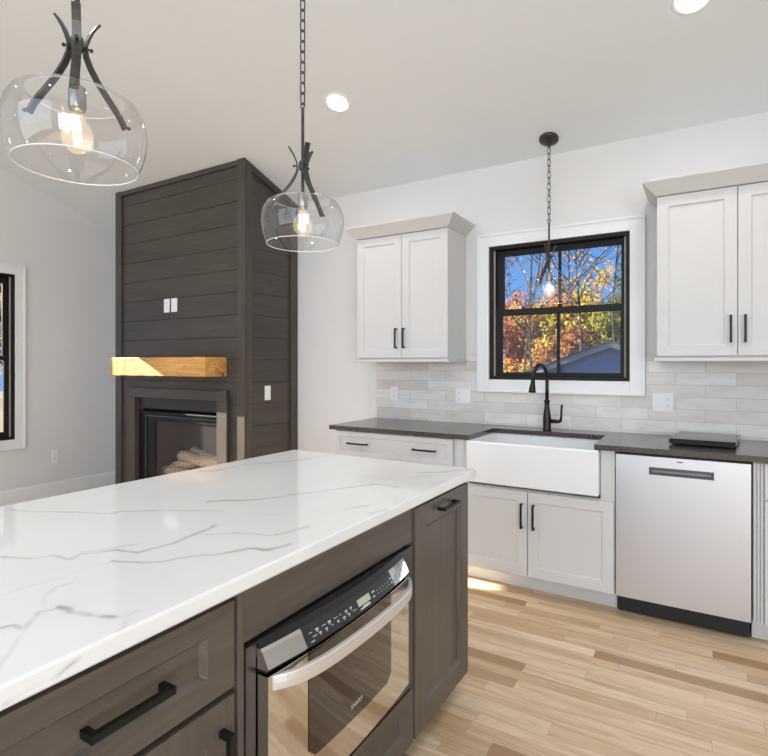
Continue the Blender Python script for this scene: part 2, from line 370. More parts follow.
# ================================================================ ROOM SHELL
XL, XR, YR = -5.31, 3.2, -8.5
ZE, SL = 2.785, .333; ZR = ZE-SL*YR
structure('floor', bx(XL-.15, XR+.15, YR-.15, .15, -.1, 0), M_floor)
def wall_boxes(kind, plane, u0, u1, z1, holes):
    """wall plate 14 cm thick with rectangular openings, split in vertical strips"""
    F = face(kind, plane); bm = B(); us = sorted({u0, u1, *[h[0] for h in holes], *[h[1] for h in holes]})
    for a, b in zip(us[:-1], us[1:]):
        h = next((h for h in holes if h[0] <= a and b <= h[1]), None)
        if not h: fbox(bm, F, a, b, -.14, 0, 0, z1)
        else:
            if h[2] > 0: fbox(bm, F, a, b, -.14, 0, 0, h[2])
            if h[3] < z1: fbox(bm, F, a, b, -.14, 0, h[3], z1)
    return bm
W1 = (-.931, .004, 1.24, 2.20); W2 = (-2.10, -1.138, .624, 2.216)
structure('wall_back', wall_boxes('B', 0, XL-.14, XR+.14, ZE, [W1]), M_wall)
bm = wall_boxes('L', XL, YR, 0, ZE, [W2]); prism(bm, [(YR, ZE), (0, ZE), (YR, ZR)], 'x', XL-.14, XL)
structure('wall_left', bm, M_wall)
bm = B()
D2 = (-8.1, -4.9, .45, 2.6)  # unseen side-wall opening, added and placed to suit the side fill
Fr = lambda u, n, z: (XR-n, u, z)
for a, b, z0, z1 in ((YR, D2[0], 0, ZE), (D2[1], 0, 0, ZE), (D2[0], D2[1], 0, D2[2]), (D2[0], D2[1], D2[3], ZE)): fbox(bm, Fr, a, b, -.14, 0, z0, z1)
prism(bm, [(YR, ZE), (0, ZE), (YR, ZR)], 'x', XR, XR+.14)
structure('wall_right', bm, M_wall)
bm = B(); Fk = lambda u, n, z: (u, YR+n, z)
for a, b, z0, z1 in ((XL-.14, -4.2, 0, ZR), (1.6, XR+.14, 0, ZR), (-4.2, 1.6, 4.9, ZR)): fbox(bm, Fk, a, b, -.14, 0, z0, z1)
structure('wall_rear', bm, M_wall)
bm = prism(B(), [(0.14, ZE-.0466), (YR-.14, ZR+.0466), (YR-.14, ZR+.18), (.14, ZE+.08)], 'x', XL-.14, XR+.14)
structure('ceiling', bm, M_ceil)
structure('baseboard_left', prism(B(), [(XL+.0005, 0), (XL+.016, 0), (XL+.016, .125), (XL+.008, .146), (XL+.0005, .146)], 'y', YR+.02, -.001), M_trim, .002)
bm = bx(-2.725, -1.87, -.016, -.0005, 0, .146); structure('baseboard_back', bm, M_trim, .003)
# unseen glazing behind the camera, added and made tall for the rear fill
bm = B()
for x in (-4.2, -2.3, -.35, 1.55): fbox(bm, Fk, x, x+.05, -.1, -.04, 0, 4.9)
for z in (0, 2.50, 4.85): fbox(bm, Fk, -4.2, 1.6, -.1, -.04, z, z+.05)
structure('door_1', bm, M_winblk)

# ---- windows
def hung_window(name, kind, plane, w, upper, lower, casing, muntin=True, head=.055):
    F = face(kind, plane); u0, u1, z0, z1 = w
    root = bpy.data.objects.new(name, None); COL.objects.link(root); root['kind'] = 'structure'
    p = F((u0+u1)/2, 0, z0); root.location = p; ORG[root] = Vector(p)
    def rect_frame(o, i, n0, n1):
        bm = B(); fbox(bm, F, o[0], i[0], n0, n1, o[2], o[3]); fbox(bm, F, i[1], o[1], n0, n1, o[2], o[3])
        fbox(bm, F, i[0], i[1], n0, n1, o[2], i[2]); fbox(bm, F, i[0], i[1], n0, n1, i[3], o[3]); return bm
    c = casing
    # casing boards with a raised back band
    bm = rect_frame(c, w, 0.0005, .018); bt = .018
    oc = (c[0]+bt, c[1]-bt, c[2]+bt, c[3]-bt)
    for q in (rect_frame(c, oc, .018, .026),):
        me = bpy.data.meshes.new('t'); q.to_mesh(me); q.free(); bm.from_mesh(me); bpy.data.meshes.remove(me)
    obj('casing', bm, M_trim, root, .0025, kind='structure')
    e = .001; wi = (u0+e, u1-e, z0+e, z1-e); jw = .024
    ji = (u0+jw, u1-jw, z0+jw, z1-jw)
    obj('frame', rect_frame(wi, ji, -.13, .002), M_winblk, root, .002, kind='structure')
    bm = B()
    for a in (ji[0]+.0005, ji[1]-.0125): fbox(bm, F, a, a+.012, -.034, -.022, ji[2]+.001, ji[3]-.001)
    obj('jamb_liner', bm, M_liner, root, .001, kind='structure')
    for nm, g, so, n0, n1 in (('upper_sash', upper, (ji[0]+.001, ji[1]-.001, lower[3]+.002, ji[3]-.001), -.09, -.062), ('lower_sash', lower, (ji[0]+.001, ji[1]-.001, ji[2]+.001, upper[2]-.002), -.060, -.036)):
        sh = obj(nm, rect_frame(so, g, n0, n1), M_winblk, root, .003, kind='structure')
        nm_ = (n0+n1)/2
        bm = B(); v = [bm.verts.new(F(a, nm_, z)) for a, z in ((g[0]-.004, g[2]-.004), (g[1]+.004, g[2]-.004), (g[1]+.004, g[3]+.004), (g[0]-.004, g[3]+.004))]; bm.faces.new(v)
        obj('glass_pane', bm, M_wglass, sh, kind='structure')
        if muntin:
            uc = (g[0]+g[1])/2; obj('muntin', fbox(B(), F, uc-.010, uc+.010, nm_-.008, nm_+.008, g[2], g[3]), M_winblk, sh, .002, kind='structure')
    return root
hung_window('window_1', 'B', 0, W1, (-.842, -.055, 1.748, 2.134), (-.846, -.058, 1.292, 1.700), (-1.020, .094, 1.149, 2.290))
hung_window('window_2', 'L', XL, W2, (-2.02, -1.215, 1.43, 2.13), (-2.02, -1.215, .70, 1.39), (-2.19, -1.05, .526, 2.303), False)

# ---- backsplash (set on the wall; stops at the window casing)
bm = prism(B(), [(-1.893, .9145), (1.9, .9145), (1.9, 1.384), (.176, 1.384), (.176, 1.415), (.0955, 1.415), (.0955, 1.1475), (-1.0215, 1.1475), (-1.0215, 1.43), (-1.109, 1.43), (-1.109, 1.384), (-1.893, 1.384)], 'y', -.008, -.0004)
structure('wall_backsplash', bm, M_tile)

# ================================================================ FIREPLACE CHASE
CX0, CX1, CY = -4.452, -2.73, -.652
ctop = lambda y: ZE-SL*y-.002
t = thing('fireplace_surround', 'tall charcoal-stained shiplap chimney surround rising to the sloped ceiling', 'fireplace surround', ((CX0+CX1)/2, CY, 0))
OX0, OX1, OZ = -4.128, -3.030, 1.047      # firebox opening
bm = B(); yb = CY+.03
for a, b, z0 in ((CX0+.02, OX0, 0), (OX0, OX1, OZ), (OX1, CX1-.02, 0)):
    prism(bm, [(yb, z0), (-.002, z0), (-.002, ctop(0)), (yb, ctop(yb))], 'x', a, b)
obj('core', bm, M_core, t)
bm = B(); yp = CY+.018; P0 = 2.12; PH = .183; xs = (CX0+.02, CX1-.02)
k = -12
while True:
    z0 = P0+k*PH; z1 = z0+PH-.0035; k += 1
    if z0 > ctop(yp): break
    z0 = max(z0, .002); z1 = min(z1, ctop(yp)-.004)
    if z1-z0 < .01: continue
    segs = [(xs[0], xs[1])]
    if z0 < OZ: segs = [(xs[0], OX0), (OX1, xs[1])]
    for a, b in segs:
        if z0 < OZ < z1:
            box(bm, a, b, yp, yb, z0, z1)
        else: box(bm, a, b, yp, yb, z0, z1)
    if z0 < OZ < z1: box(bm, OX0, OX1, yp, yb, OZ, z1)
obj('front_planks', bm, M_chase_h, t, .0015)
bm = B(); xo = CX1-.018; k = -12
while True:
    z0 = P0+k*PH; z1 = z0+PH-.0035; k += 1
    if z0 > ctop(CY): break
    z0 = max(z0, .002)
    # plank clipped by the slope
    pts = []
    y0, y1 = CY+.02, -.004
    t0, t1 = ctop(y0)-.01, ctop(y1)-.01
    if z0 >= t0: break
    if z1 <= t1: pts = [(y0, z0), (y1, z0), (y1, z1), (y0, z1)]
    else:
        yz = lambda z: (ZE-.012-z)/SL
        pts = [(y0, z0)]
        if z0 < t1: pts += [(y1, z0), (y1, t1)]
        else: pts += [(yz(z0), z0)]
        if z1 < t0: pts += [(yz(z1), z1), (y0, z1)]
        else: pts += [(y0, t0)]
    prism(bm, pts, 'x', CX1-.03, xo)
obj('side_planks', bm, M_chase_s, t, .0015)
def vboard(x0, x1, y0, y1, z0=0.0):
    return prism(B(), [(y0, z0), (y1, z0), (y1, ctop(y1)), (y0, ctop(y0))], 'x', x0, x1)
obj('corner_board', vboard(CX0, CX0+.092, CY, yp-.0005), M_chase_v, t, .002)
obj('corner_board', vboard(CX1-.082, CX1, CY, yp-.0005), M_chase_v, t, .002)
obj('corner_board', vboard(xo+.0005, CX1, yp, CY+.082), M_chase_v, t, .002)
obj('corner_board', vboard(xo+.0005, CX1, -.088, -.002), M_chase_v, t, .002)
obj('corner_board', vboard(CX0, CX0+.019, yp, -.002), M_chase_v, t, .002)
obj('top_board', bx(CX0+.093, CX1-.083, CY, yp-.0005, 2.952, ctop(yp)), M_chase_h, t, .002)
obj('top_board', prism(B(), [(CY+.083, ctop(CY+.083)-.055), (-.089, ctop(-.089)-.055), (-.089, ctop(-.089)), (CY+.083, ctop(CY+.083))], 'x', xo+.0005, CX1), M_chase_s, t, .002)
# flat surround boards round the firebox
obj('surround_board', bx(-4.253, OX0-.0, CY-.018, yp-.0005, .002, 1.045), M_chase_v, t, .002)
obj('surround_board', bx(OX1+.0, -2.914, CY-.018, yp-.0005, .002, 1.045), M_chase_v, t, .002)
obj('surround_board', bx(-4.253, -2.914, CY-.020, yp-.0005, 1.046, 1.132), M_chase_h, t, .002)

# ---- gas fireplace insert
M_fire = mat('firebox_liner', (.11, .10, .098), .7); M_fblk = mat('fireplace_black_steel', (.014, .014, .015), .38, .5)
t = thing('gas_fireplace', 'black gas fireplace insert with mesh screen set into the charcoal surround', 'fireplace', ((OX0+OX1)/2, -.60, .02))
fx0, fx1 = OX0+.003, OX1-.003
bm = B()
box(bm, fx0, fx0+.02, -.60, -.12, .02, 1.04); box(bm, fx1-.02, fx1, -.60, -.12, .02, 1.04); box(bm, fx0+.02, fx1-.02, -.14, -.12, .02, 1.04)
box(bm, fx0+.02, fx1-.02, -.60, -.14, .02, .06); box(bm, fx0+.02, fx1-.02, -.60, -.14, 1.0, 1.04)
obj('firebox', bm, M_fire, t)
obj('top_panel', bx(fx0+.001, fx1-.001, -.625, -.601, .945, 1.043), mat('fireplace_panel', (.035, .034, .034), .45, .3), t, .002)
obj('hood', prism(B(), [(-.601, .942), (-.652, .918), (-.652, .902), (-.601, .902)], 'x', fx0+.06, fx1-.02), M_fblk, t, .003)
bm = B()
gx0, gx1, gz0, gz1 = -3.895, -3.085, .20, .835
box(bm, fx0+.001, gx0, -.618, -.601, .03, .900); box(bm, gx1, fx1-.001, -.618, -.601, .03, .900)
box(bm, gx0, gx1, -.618, -.601, gz1, .900); box(bm, gx0, gx1, -.618, -.601, .03, gz0)
fr_ = obj('face_frame', bm, M_fblk, t, .002)
bm = B(); box(bm, fx0+.10, fx0+.112, -.630, -.6185, .03, .885); box(bm, fx0+.112, fx1-.012, -.630, -.6185, .873, .885)
obj('inner_trim', bm, mat('trim_steel', (.10, .10, .10), .35, .8), fr_, .001)
def screen_mat():
    m = bpy.data.materials.new('spark_screen'); m.use_nodes = True; n = m.node_tree.nodes; l = m.node_tree.links
    b = n['Principled BSDF']; b.inputs['Base Color'].default_value = (.16, .135, .135, 1); b.inputs['Roughness'].default_value = .35
    o = n['Material Output']; tr = n.new('ShaderNodeBsdfTransparent'); mx = n.new('ShaderNodeMixShader'); mx.inputs[0].default_value = .55
    tc = n.new('ShaderNodeTexCoord'); wv = n.new('ShaderNodeTexWave'); wv.inputs['Scale'].default_value = 9; l.new(tc.outputs['Object'], wv.inputs['Vector'])
    ma = n.new('ShaderNodeMath'); ma.operation = 'MULTIPLY_ADD'; ma.inputs[1].default_value = .16; ma.inputs[2].default_value = .16; l.new(wv.outputs['Fac'], ma.inputs[0]); l.new(ma.outputs[0], mx.inputs[0])
    l.new(tr.outputs[0], mx.inputs[1]); l.new(b.outputs[0], mx.inputs[2]); l.new(mx.outputs[0], o.inputs['Surface']); return m
bm = B(); vs = [bm.verts.new(p) for p in ((gx0, -.606, gz0), (gx1, -.606, gz0), (gx1, -.606, gz1), (gx0, -.606, gz1))]; bm.faces.new(vs)
obj('mesh_screen', bm, screen_mat(), t)
M_log = wood('ceramic_log', (.30, .20, .13), (.95, .80, .62), 'x', .8, 1.5)
rnd = random.Random(4)
for (x0, z0, x1, z1, y, r) in ((-4.0, .33, -3.2, .36, -.46, .065), (-3.95, .34, -3.50, .50, -.40, .06), (-3.22, .44, -3.72, .52, -.36, .06), (-3.75, .50, -3.2, .49, -.46, .05)):
    pts = []; rr = []
    for i in range(9):
        q = i/8; pts.append((x0+(x1-x0)*q, y+.03*math.sin(q*5+x0), z0+(z1-z0)*q+.012*math.sin(q*7))); rr.append(r*(.8+.3*rnd.random()))
    obj('log', tube(B(), pts, rr, 10), M_log, t, smooth=True)

# ---- mantel
t = thing('mantel_shelf', 'honey-coloured timber mantel beam above the fireplace', 'mantel', (-3.56, CY+.012, 1.25))
bm = B()
nx, nyz = 26, 6; x0, x1, y0, y1, z0, z1 = -4.193, -2.948, -.862, CY+.0175, 1.25, 1.408
box(bm, x0, x1, y0, y1, z0, z1)
bmesh.ops.subdivide_edges(bm, edges=[e_ for e_ in bm.edges if abs(e_.verts[0].co.x-e_.verts[1].co.x) > .5], cuts=24, use_grid_fill=True)
r = random.Random(2)
for v in bm.verts:
    if v.co.y < -.8:
        v.co.y += r.uniform(-.002, .002); v.co.z += r.uniform(-.0018, .0018)
obj('beam', bm, M_beam, t, .005)

# ================================================================ WHITE CABINETS ALONG THE BACK WALL
def handle_on(door, F, *a, m=M_black, **k): return obj('handle', pull(F, *a, **k), m, door, .0012)
DF = -.63; FB = face('B', DF)
TK = -.525
CT0, CT1 = .884, .914
def base_carcass(t, x0, x1, z1=.882, y=-.6095):
    bm = bx(x0, x1, y, -.010, .10, z1); obj('carcass', bm, M_white, t, .001)
    obj('toe_kick', bx(x0, x1, TK, -.03, .001, .0995), M_white, t, .001)
t = thing('drawer_base_cabinet', 'white base cabinet with one wide drawer at the end of the run, behind the island', 'cabinet', (-1.40, -.3, 0))
base_carcass(t, -1.865, -.945)
d = obj('drawer', shaker(FB, -1.851, -.942-.004, .708, .877, rail=.034), M_white, t, .0012)
handle_on(d, FB, -1.739, .797, -1.575, .797); handle_on(d, FB, -1.222, .795, -1.058, .795)
for a, b, hx in ((-1.851, -1.401, -1.43), (-1.397, -.946, -1.368)):
    d = obj('door', shaker(FB, a, b, .113, .702), M_white, t, .0012); handle_on(d, FB, hx, .50, hx, .645)

t = thing('sink_base_cabinet', 'white two-door base cabinet under the apron sink', 'cabinet', (-.473, -.3, 0))
bm = B(); box(bm, -.942, -.003, -.6095, -.010, .10, .612)
box(bm, -.942, -.845, -.6095, -.010, .612, .882); box(bm, -.0765, -.003, -.6095, -.010, .612, .882)
obj('carcass', bm, M_white, t, .001)
obj('toe_kick', bx(-.942, -.003, TK, -.03, .001, .0995), M_white, t, .001)
for a, b, hx in ((-.937, -.4755, -.504), (-.4705, -.007, -.435)):
    d = obj('door', shaker(FB, a, b, .114, .606), M_white, t, .0012); handle_on(d, FB, hx, .393, hx, .538)

t = thing('base_cabinet', 'white base cabinet on the far side of the dishwasher from the sink', 'cabinet', (1.0, -.3, 0))
base_carcass(t, .611, 1.40)
bm = B()
for a in (.614, .628, .642): fbox(bm, FB, a, a+.008, -.0195, -.010, .113, .877)
obj('fluted_stile', bm, M_white, t, .002)
d = obj('drawer', shaker(FB, .657, 1.39, .708, .877, rail=.034), M_white, t, .0012); handle_on(d, FB, .94, .795, 1.10, .795)
d = obj('door', shaker(FB, .657, 1.021, .113, .702), M_white, t, .0012); handle_on(d, FB, .99, .50, .99, .645)
d = obj('door', shaker(FB, 1.026, 1.39, .113, .702), M_white, t, .0012); handle_on(d, FB, 1.057, .50, 1.057, .645)

# ---- dishwasher
t = thing('dishwasher', 'stainless steel dishwasher with recessed pocket handle between white cabinets', 'dishwasher', (.303, -.3, 0))
obj('tub', bx(.006, .600, -.600, -.03, .108, .876), M_rubber, t)
px0, px1, pz0, pz1 = .163, .452, .776, .816
bm = B()
xa, xb, za, zb, yf, yk = .0035, .6025, .112, .870, DF, -.601
def quad(bm, pts): bm.faces.new([bm.verts.new(p) for p in pts])
for a, b, c, d_ in ((xa, px0, za, zb), (px1, xb, za, zb), (px0, px1, za, pz0), (px0, px1, pz1, zb)): box(bm, a, b, yf, yk, c, d_)
bmesh.ops.remove_doubles(bm, verts=bm.verts, dist=1e-5)
bmesh.ops.delete(bm, geom=[f for f in bm.faces if len([1 for g in bm.faces if g is not f and (g.calc_center_median()-f.calc_center_median()).length < 1e-5])], context='FACES')
dr = obj('door', bm, M_steel, t)
bm = B(); e_ = .006
box(bm, px0, px1, -.612, -.602, pz0, pz1)
box(bm, px0, px0+e_, DF-.002, -.612, pz0, pz1); box(bm, px1-e_, px1, DF-.002, -.612, pz0, pz1)
box(bm, px0+e_, px1-e_, DF-.002, -.612, pz0, pz0+e_); box(bm, px0+e_, px1-e_, DF-.002, -.612, pz1-e_*1.6, pz1)
hd = obj('pocket_handle', bm, M_flange, dr, .001)
obj('grip', bx(px0+.012, px1-.012, -.618, -.6125, pz0+.012, pz1-.014), M_grip, dr, .001)
obj('badge', prism(B(), [(.303+.017*math.cos(a*PI/8), .852+.0035*math.sin(a*PI/8)) for a in range(16)], 'y', DF-.001, DF), M_flange, dr)
obj('kick_plate', bx(.004, .602, -.545, -.50, .004, .107), M_rubber, t, .002)

# ---- countertop with the sink cut-out
t = obj('countertop', prism(B(), [(-1.899, -.645), (-.833, -.645), (-.825, -.215), (-.112, -.215), (-.104, -.645), (1.42, -.645), (1.42, -.0005), (-1.899, -.0005)], 'z', CT0, CT1), M_granite, None, .0025)
_tag(t, 'dark polished granite countertop running along the wall under the window', 'countertop')

# ---- apron sink
t = thing('farmhouse_sink', 'white apron-front farmhouse sink below the window', 'sink', (-.46, -.43, .62))
sx0, sx1, sy0, sy1, sz0, sz1 = -.843, -.079, -.662, -.175, .633, .8832
bm = B()
def ring(x0, x1, y0, y1, z): return [bm.verts.new(p) for p in ((x0, y0, z), (x1, y0, z), (x1, y1, z), (x0, y1, z))]
w_ = .024
R = [ring(sx0, sx1, sy0, sy1, sz0), ring(sx0, sx1, sy0, sy1, sz1), ring(sx0+w_, sx1-w_, sy0+.032, sy1-w_, sz1), ring(sx0+w_+.012, sx1-w_-.012, sy0+.044, sy1-w_-.012, sz0+.03)]
for a, b in zip(R[:-1], R[1:]):
    for i in range(4): bm.faces.new((a[i], a[(i+1) % 4], b[(i+1) % 4], b[i]))
bm.faces.new(R[0][::-1]); bm.faces.new(R[-1])
obj('basin', bm, M_porc, t, .010, seg=4)
obj('drain', lathe(B(), [(.0, .0), (.042, .0), (.045, .003), (.03, .004), (.0, .002)], 24, (-.46, -.40, sz0+.0305), False), M_flange, t, smooth=True)

# ---- faucet
fxx, fyy = -.484, -.134
t = thing('kitchen_faucet', 'dark bronze gooseneck faucet with side lever behind the sink', 'faucet', (fxx, fyy, CT1))
obj('body', lathe(B(), [(.0, .0005), (.0275, .0005), (.028, .006), (.0255, .012), (.0265, .05), (.026, .085), (.020, .13), (.016, .165), (.0165, .185), (.0195, .188), (.0195, .196), (.016, .2), (.0, .2)], 28, (fxx, fyy, CT1), False), M_bronze, t, smooth=True)
dx, dy = -.20, -.98
pts = [(fxx, fyy, CT1+.20), (fxx, fyy, CT1+.28), (fxx, fyy, CT1+.335)]
R_ = .098
for i in range(1, 15):
    a = PI*i/14*.97; pts.append((fxx+dx*R_*(1-math.cos(a)), fyy+dy*R_*(1-math.cos(a)), CT1+.335+R_*math.sin(a)))
sp = obj('spout', tube(B(), pts, .0118, 14), M_bronze, t, smooth=True)
ex, ey, ez = pts[-1]; hh = Vector((dx*.16, dy*.16, -1)).normalized()
hp = [Vector((ex, ey, ez))+hh*q for q in (0, .012, .028, .060, .086, .090)]
obj('spray_head', tube(B(), hp, [.0125, .0135, .0145, .020, .0225, .018], 18), M_bronze, sp, smooth=True)
hx_ = Vector((.97, -.24, 0)).normalized()
b0 = Vector((fxx, fyy, CT1+.062))
hd = obj('lever_joint', tube(B(), [b0+hx_*.020, b0+hx_*.06, b0+hx_*.085], [.0135, .0135, .0115], 16), M_bronze, t, smooth=True)
lv = [b0+hx_*.078+Vector((0, 0, -.004)), b0+hx_*.094+Vector((0, 0, .004)), b0+hx_*.100+Vector((0, 0, .03)), b0+hx_*.101+Vector((0, 0, .075)), b0+hx_*.105+Vector((0, 0, .112))]
obj('lever', tube(B(), lv, [.009, .010, .0075, .007, .008], 12), M_bronze, hd, smooth=True)

# ---- black slab lying on the counter
t = thing('serving_board', 'polished black stone board lying on the dark counter above the dishwasher', 'board', (.418, -.24, CT1), kind='thing')
bm = prism(B(), [(.245, -.440), (.549, -.446), (.587, -.074), (.285, -.058)], 'z', CT1+.006, CT1+.034)
obj('slab', bm, M_board, t, .002, kind='thing')
for x, y in ((.275, -.41), (.53, -.415), (.555, -.10), (.31, -.09)):
    obj('foot', lathe(B(), [(.010, .0005), (.010, .006)], 12, (x, y, CT1)), M_rubber, t)

# ---- upper cabinets
FU = face('B', -.33); UZ0, UZ1 = 1.386, 2.300
def upper(name, label, x0, x1, split, hx):
    t = thing(name, label, 'cabinet', ((x0+x1)/2, -.16, UZ0))
    obj('carcass', bx(x0+.002, x1-.001, -.309, -.009, UZ0, UZ1), M_white, t, .001)
    for (a, b), h in zip(((x0, split-.002), (split+.002, x1)), hx):
        d = obj('door', shaker(FU, a, b, 1.397, UZ1-.004), M_white, t, .0012); handle_on(d, FU, h, 1.466, h, 1.612)
    obj('light_rail', bx(x0-.014, x1+.014, -.346, -.009, 1.366, UZ0-.0005), M_white, t, .003)
    bm = B()
    def rg(d, z): return [bm.verts.new(p) for p in ((x0-d, -.332-d, z), (x1+d, -.332-d, z), (x1+d, -.009, z), (x0-d, -.009, z))]
    R = [rg(0.0, UZ1+.0005), rg(.006, UZ1+.003), rg(.072, UZ1+.070), rg(.074, UZ1+.079)]
    for a, b in zip(R[:-1], R[1:]):
        for i in range(4): bm.faces.new((a[i], a[(i+1) % 4], b[(i+1) % 4], b[i]))
    bm.faces.new(R[0][::-1]); bm.faces.new(R[-1])
    obj('crown_molding', bm, M_white, t)
    return t
upper('wall_cabinet', 'white two-door wall cabinet between the fireplace and the window', -1.867, -1.113, -1.479, (-1.52, -1.454))
upper('wall_cabinet', 'white two-door wall cabinet mounted over the dishwasher', .180, .945, .5625, (.531, .595))
for o in bpy.data.objects:
    if o.name.startswith('wall_cabinet'): o['kind'] = 'thing'

# ================================================================ OUTLETS AND SWITCHES
def plate(name, label, F, u0, u1, z0, z1, kinds, cat, n0=.0005, vertical=True, group=None):
    c = F((u0+u1)/2, n0, (z0+z1)/2); t = thing(name, label, cat, c, group)
    obj('cover_plate', fbox(B(), F, u0, u1, n0, n0+.006, z0, z1), M_plast, t, .0015)
    g = (u1-u0)/len(kinds)
    for i, k in enumerate(kinds):
        uc = u0+g*(i+.5); zc = (z0+z1)/2
        if k == 'd':
            for dz in (-.021, .021):
                rc = obj('receptacle', fbox(B(), F, uc-.015, uc+.015, n0+.0061, n0+.0078, zc+dz-.014, zc+dz+.014), M_plast, t, .001)
                bm = B()
                for du in (-.006, .006): fbox(bm, F, uc+du-.001, uc+du+.001, n0+.0078, n0+.0081, zc+dz-.003, zc+dz+.006)
                fbox(bm, F, uc-.002, uc+.002, n0+.0078, n0+.0081, zc+dz-.010, zc+dz-.0065)
                obj('slot', bm, M_slot, rc)
        elif k == 's':
            obj('rocker', fbox(B(), F, uc-.016, uc+.016, n0+.0061, n0+.0085, zc-.033, zc+.033), M_plast, t, .001)
    return t
Fb = face('B', 0)
plate('wall_outlet', 'single white outlet on the tile under the wall cabinet near the fireplace', Fb, -1.758, -1.688, 1.058, 1.170, 'd', 'outlet', .0085)
plate('wall_outlet', 'double white outlet and switch plate on the tile beside the window, above the drawer cabinet', Fb, -1.192, -1.075, 1.058, 1.172, 'ds', 'outlet', .0085)
plate('wall_outlet', 'double white switch and outlet plate on the tile above the dishwasher', Fb, .132, .248, 1.058, 1.172, 'sd', 'outlet', .0085)
Fc = face('B', CY+.018)
plate('wall_outlet', 'white plate above the mantel, the one closer to the left wall', Fc, -3.742, -3.667, 1.812, 1.933, 'd', 'outlet')
bpy.data.objects['wall_outlet.003']['label'] = 'white outlet plate above the mantel, farther from the kitchen window of the two'
plate('wall_outlet', 'white outlet plate above the mantel, nearer to the kitchen window of the two', Fc, -3.643, -3.566, 1.812, 1.933, 's', 'outlet')
plate('light_switch', 'white rocker switch on the side of the dark fireplace surround', face('I', CX1-.018), -.408, -.340, 1.048, 1.168, 's', 'switch')
plate('wall_outlet', 'white outlet low on the pale wall beside the tall window', face('L', XL), -.802, -.732, .335, .475, 'd', 'outlet')

# ================================================================ ISLAND
IX = -.425; FI = face('I', IX); IZ1 = .879
bm = B(); NX, NY = 200, 440; e = .005
ytop = lambda q: -3.78+(3.78-1.620)*q
def xback(y): return -1.385-(y+1.611)*-.0472 if False else -1.385+(y+1.611)*.044
def slab_pt(i, j, inset, z):
    y = ytop(j/NY); y = min(max(y, -3.78+inset), -1.620-inset); xb = xback(y)+inset; xf_ = -.404-inset
    return (xb+(xf_-xb)*i/NX, y, z)
T = [[bm.verts.new(slab_pt(i, j, e, CT1)) for i in range(NX+1)] for j in range(NY+1)]
for j in range(NY):
    for i in range(NX): bm.faces.new((T[j][i], T[j][i+1], T[j+1][i+1], T[j+1][i]))
def loop(fn): return [fn(i, 0) for i in range(NX)]+[fn(NX, j) for j in range(NY)]+[fn(i, NY) for i in range(NX, 0, -1)]+[fn(0, j) for j in range(NY, 0, -1)]
prev = loop(lambda i, j: T[j][i])
for ins, z in ((.0025, CT1-.0008), (.0006, CT1-.003), *[(0, CT1-.005-.0032*q) for q in range(9)], (.003, IZ1)):
    cur = [bm.verts.new(p) for p in loop(lambda i, j: slab_pt(i, j, ins, z))]
    for k in range(len(cur)): bm.faces.new((prev[k], prev[(k+1) % len(cur)], cur[(k+1) % len(cur)], cur[k]))
    prev = cur
bm.faces.new(prev[::-1])
t = obj('island_countertop', bm, M_marble, None)
add_veins(t.data)
_tag(t, 'thick white quartz island top with grey veining', 'countertop')
M_ih = mat('island_pull_black', (.022, .021, .020), .40, .7)
def icarc(t, y0, y1, front=IX-.0205, z0=.078):
    obj('carcass', bx(-1.018, front, y0, y1, z0, IZ1-.001), M_isl_v, t, .001)
    obj('toe_kick', bx(-1.0, -.505, y0, y1, .001, z0-.0005), M_isl_h, t)
t = thing('island_drawer_cabinet', 'dark stained island cabinet with a drawer above a door', 'cabinet', (-.72, -3.19, 0))
icarc(t, -3.475, -2.9235)
d = obj('drawer', shaker(FI, -3.452, -2.932,   .681, .860, rail=.070, rec=.014, rz=.048), M_isl_h, t, .0015)
handle_on(d, FI, -3.254, .772, -3.100, .772, m=M_ih, stand=.034, w=.014, th=.013)
d = obj('door', shaker(FI, -3.452, -2.932, .084, .667, rail=.072, rec=.014), M_isl_v, t, .0015)
handle_on(d, FI, -2.968, .44, -2.968, .612, m=M_ih, stand=.034, w=.014, th=.013)
t = thing('island_end_cabinet', 'dark stained island end cabinet hidden past the drawer unit', 'cabinet', (-.72, -3.6, 0))
icarc(t, -3.745, -3.4765)
obj('door', shaker(FI, -3.742, -3.479, .084, .860, rail=.06), M_isl_v, t, .0015)

t = thing('island_microwave_cabinet', 'dark stained island cabinet housing the microwave drawer, small drawer beneath', 'cabinet', (-.72, -2.53, 0))
my0, my1 = -2.9225, -2.1295
mz0, mz1 = .280, .752
bm = B(); xf = IX-.0205
box(bm, -1.018, xf, my0, my0+.018, .078, IZ1-.001); box(bm, -1.018, xf, my1-.018, my1, .078, IZ1-.001)
box(bm, -1.018, -1.0, my0+.018, my1-.018, .078, IZ1-.001); box(bm, -1.0, xf, my0+.018, my1-.018, .078, mz0-.004); box(bm, -1.0, xf, my0+.018, my1-.018, mz1+.002, IZ1-.001)
obj('carcass', bm, M_isl_v, t, .001)
obj('toe_kick', bx(-1.0, -.505, my0, my1, .001, .0775), M_isl_h, t)
obj('face_rail', bx(xf+.0005, IX-.008, my0+.02, my1-.004, mz1+.0005, IZ1-.001), M_isl_h, t, .001)
obj('stile', bx(xf+.0005, IX-.002, my0+.001, my0+.0185, .078, IZ1-.001), M_isl_v, t, .001)
d = obj('drawer', shaker(FI, my0+.022, my1-.012, .084, .267, rail=.06, rec=.014, rz=.05), M_isl_h, t, .0015)

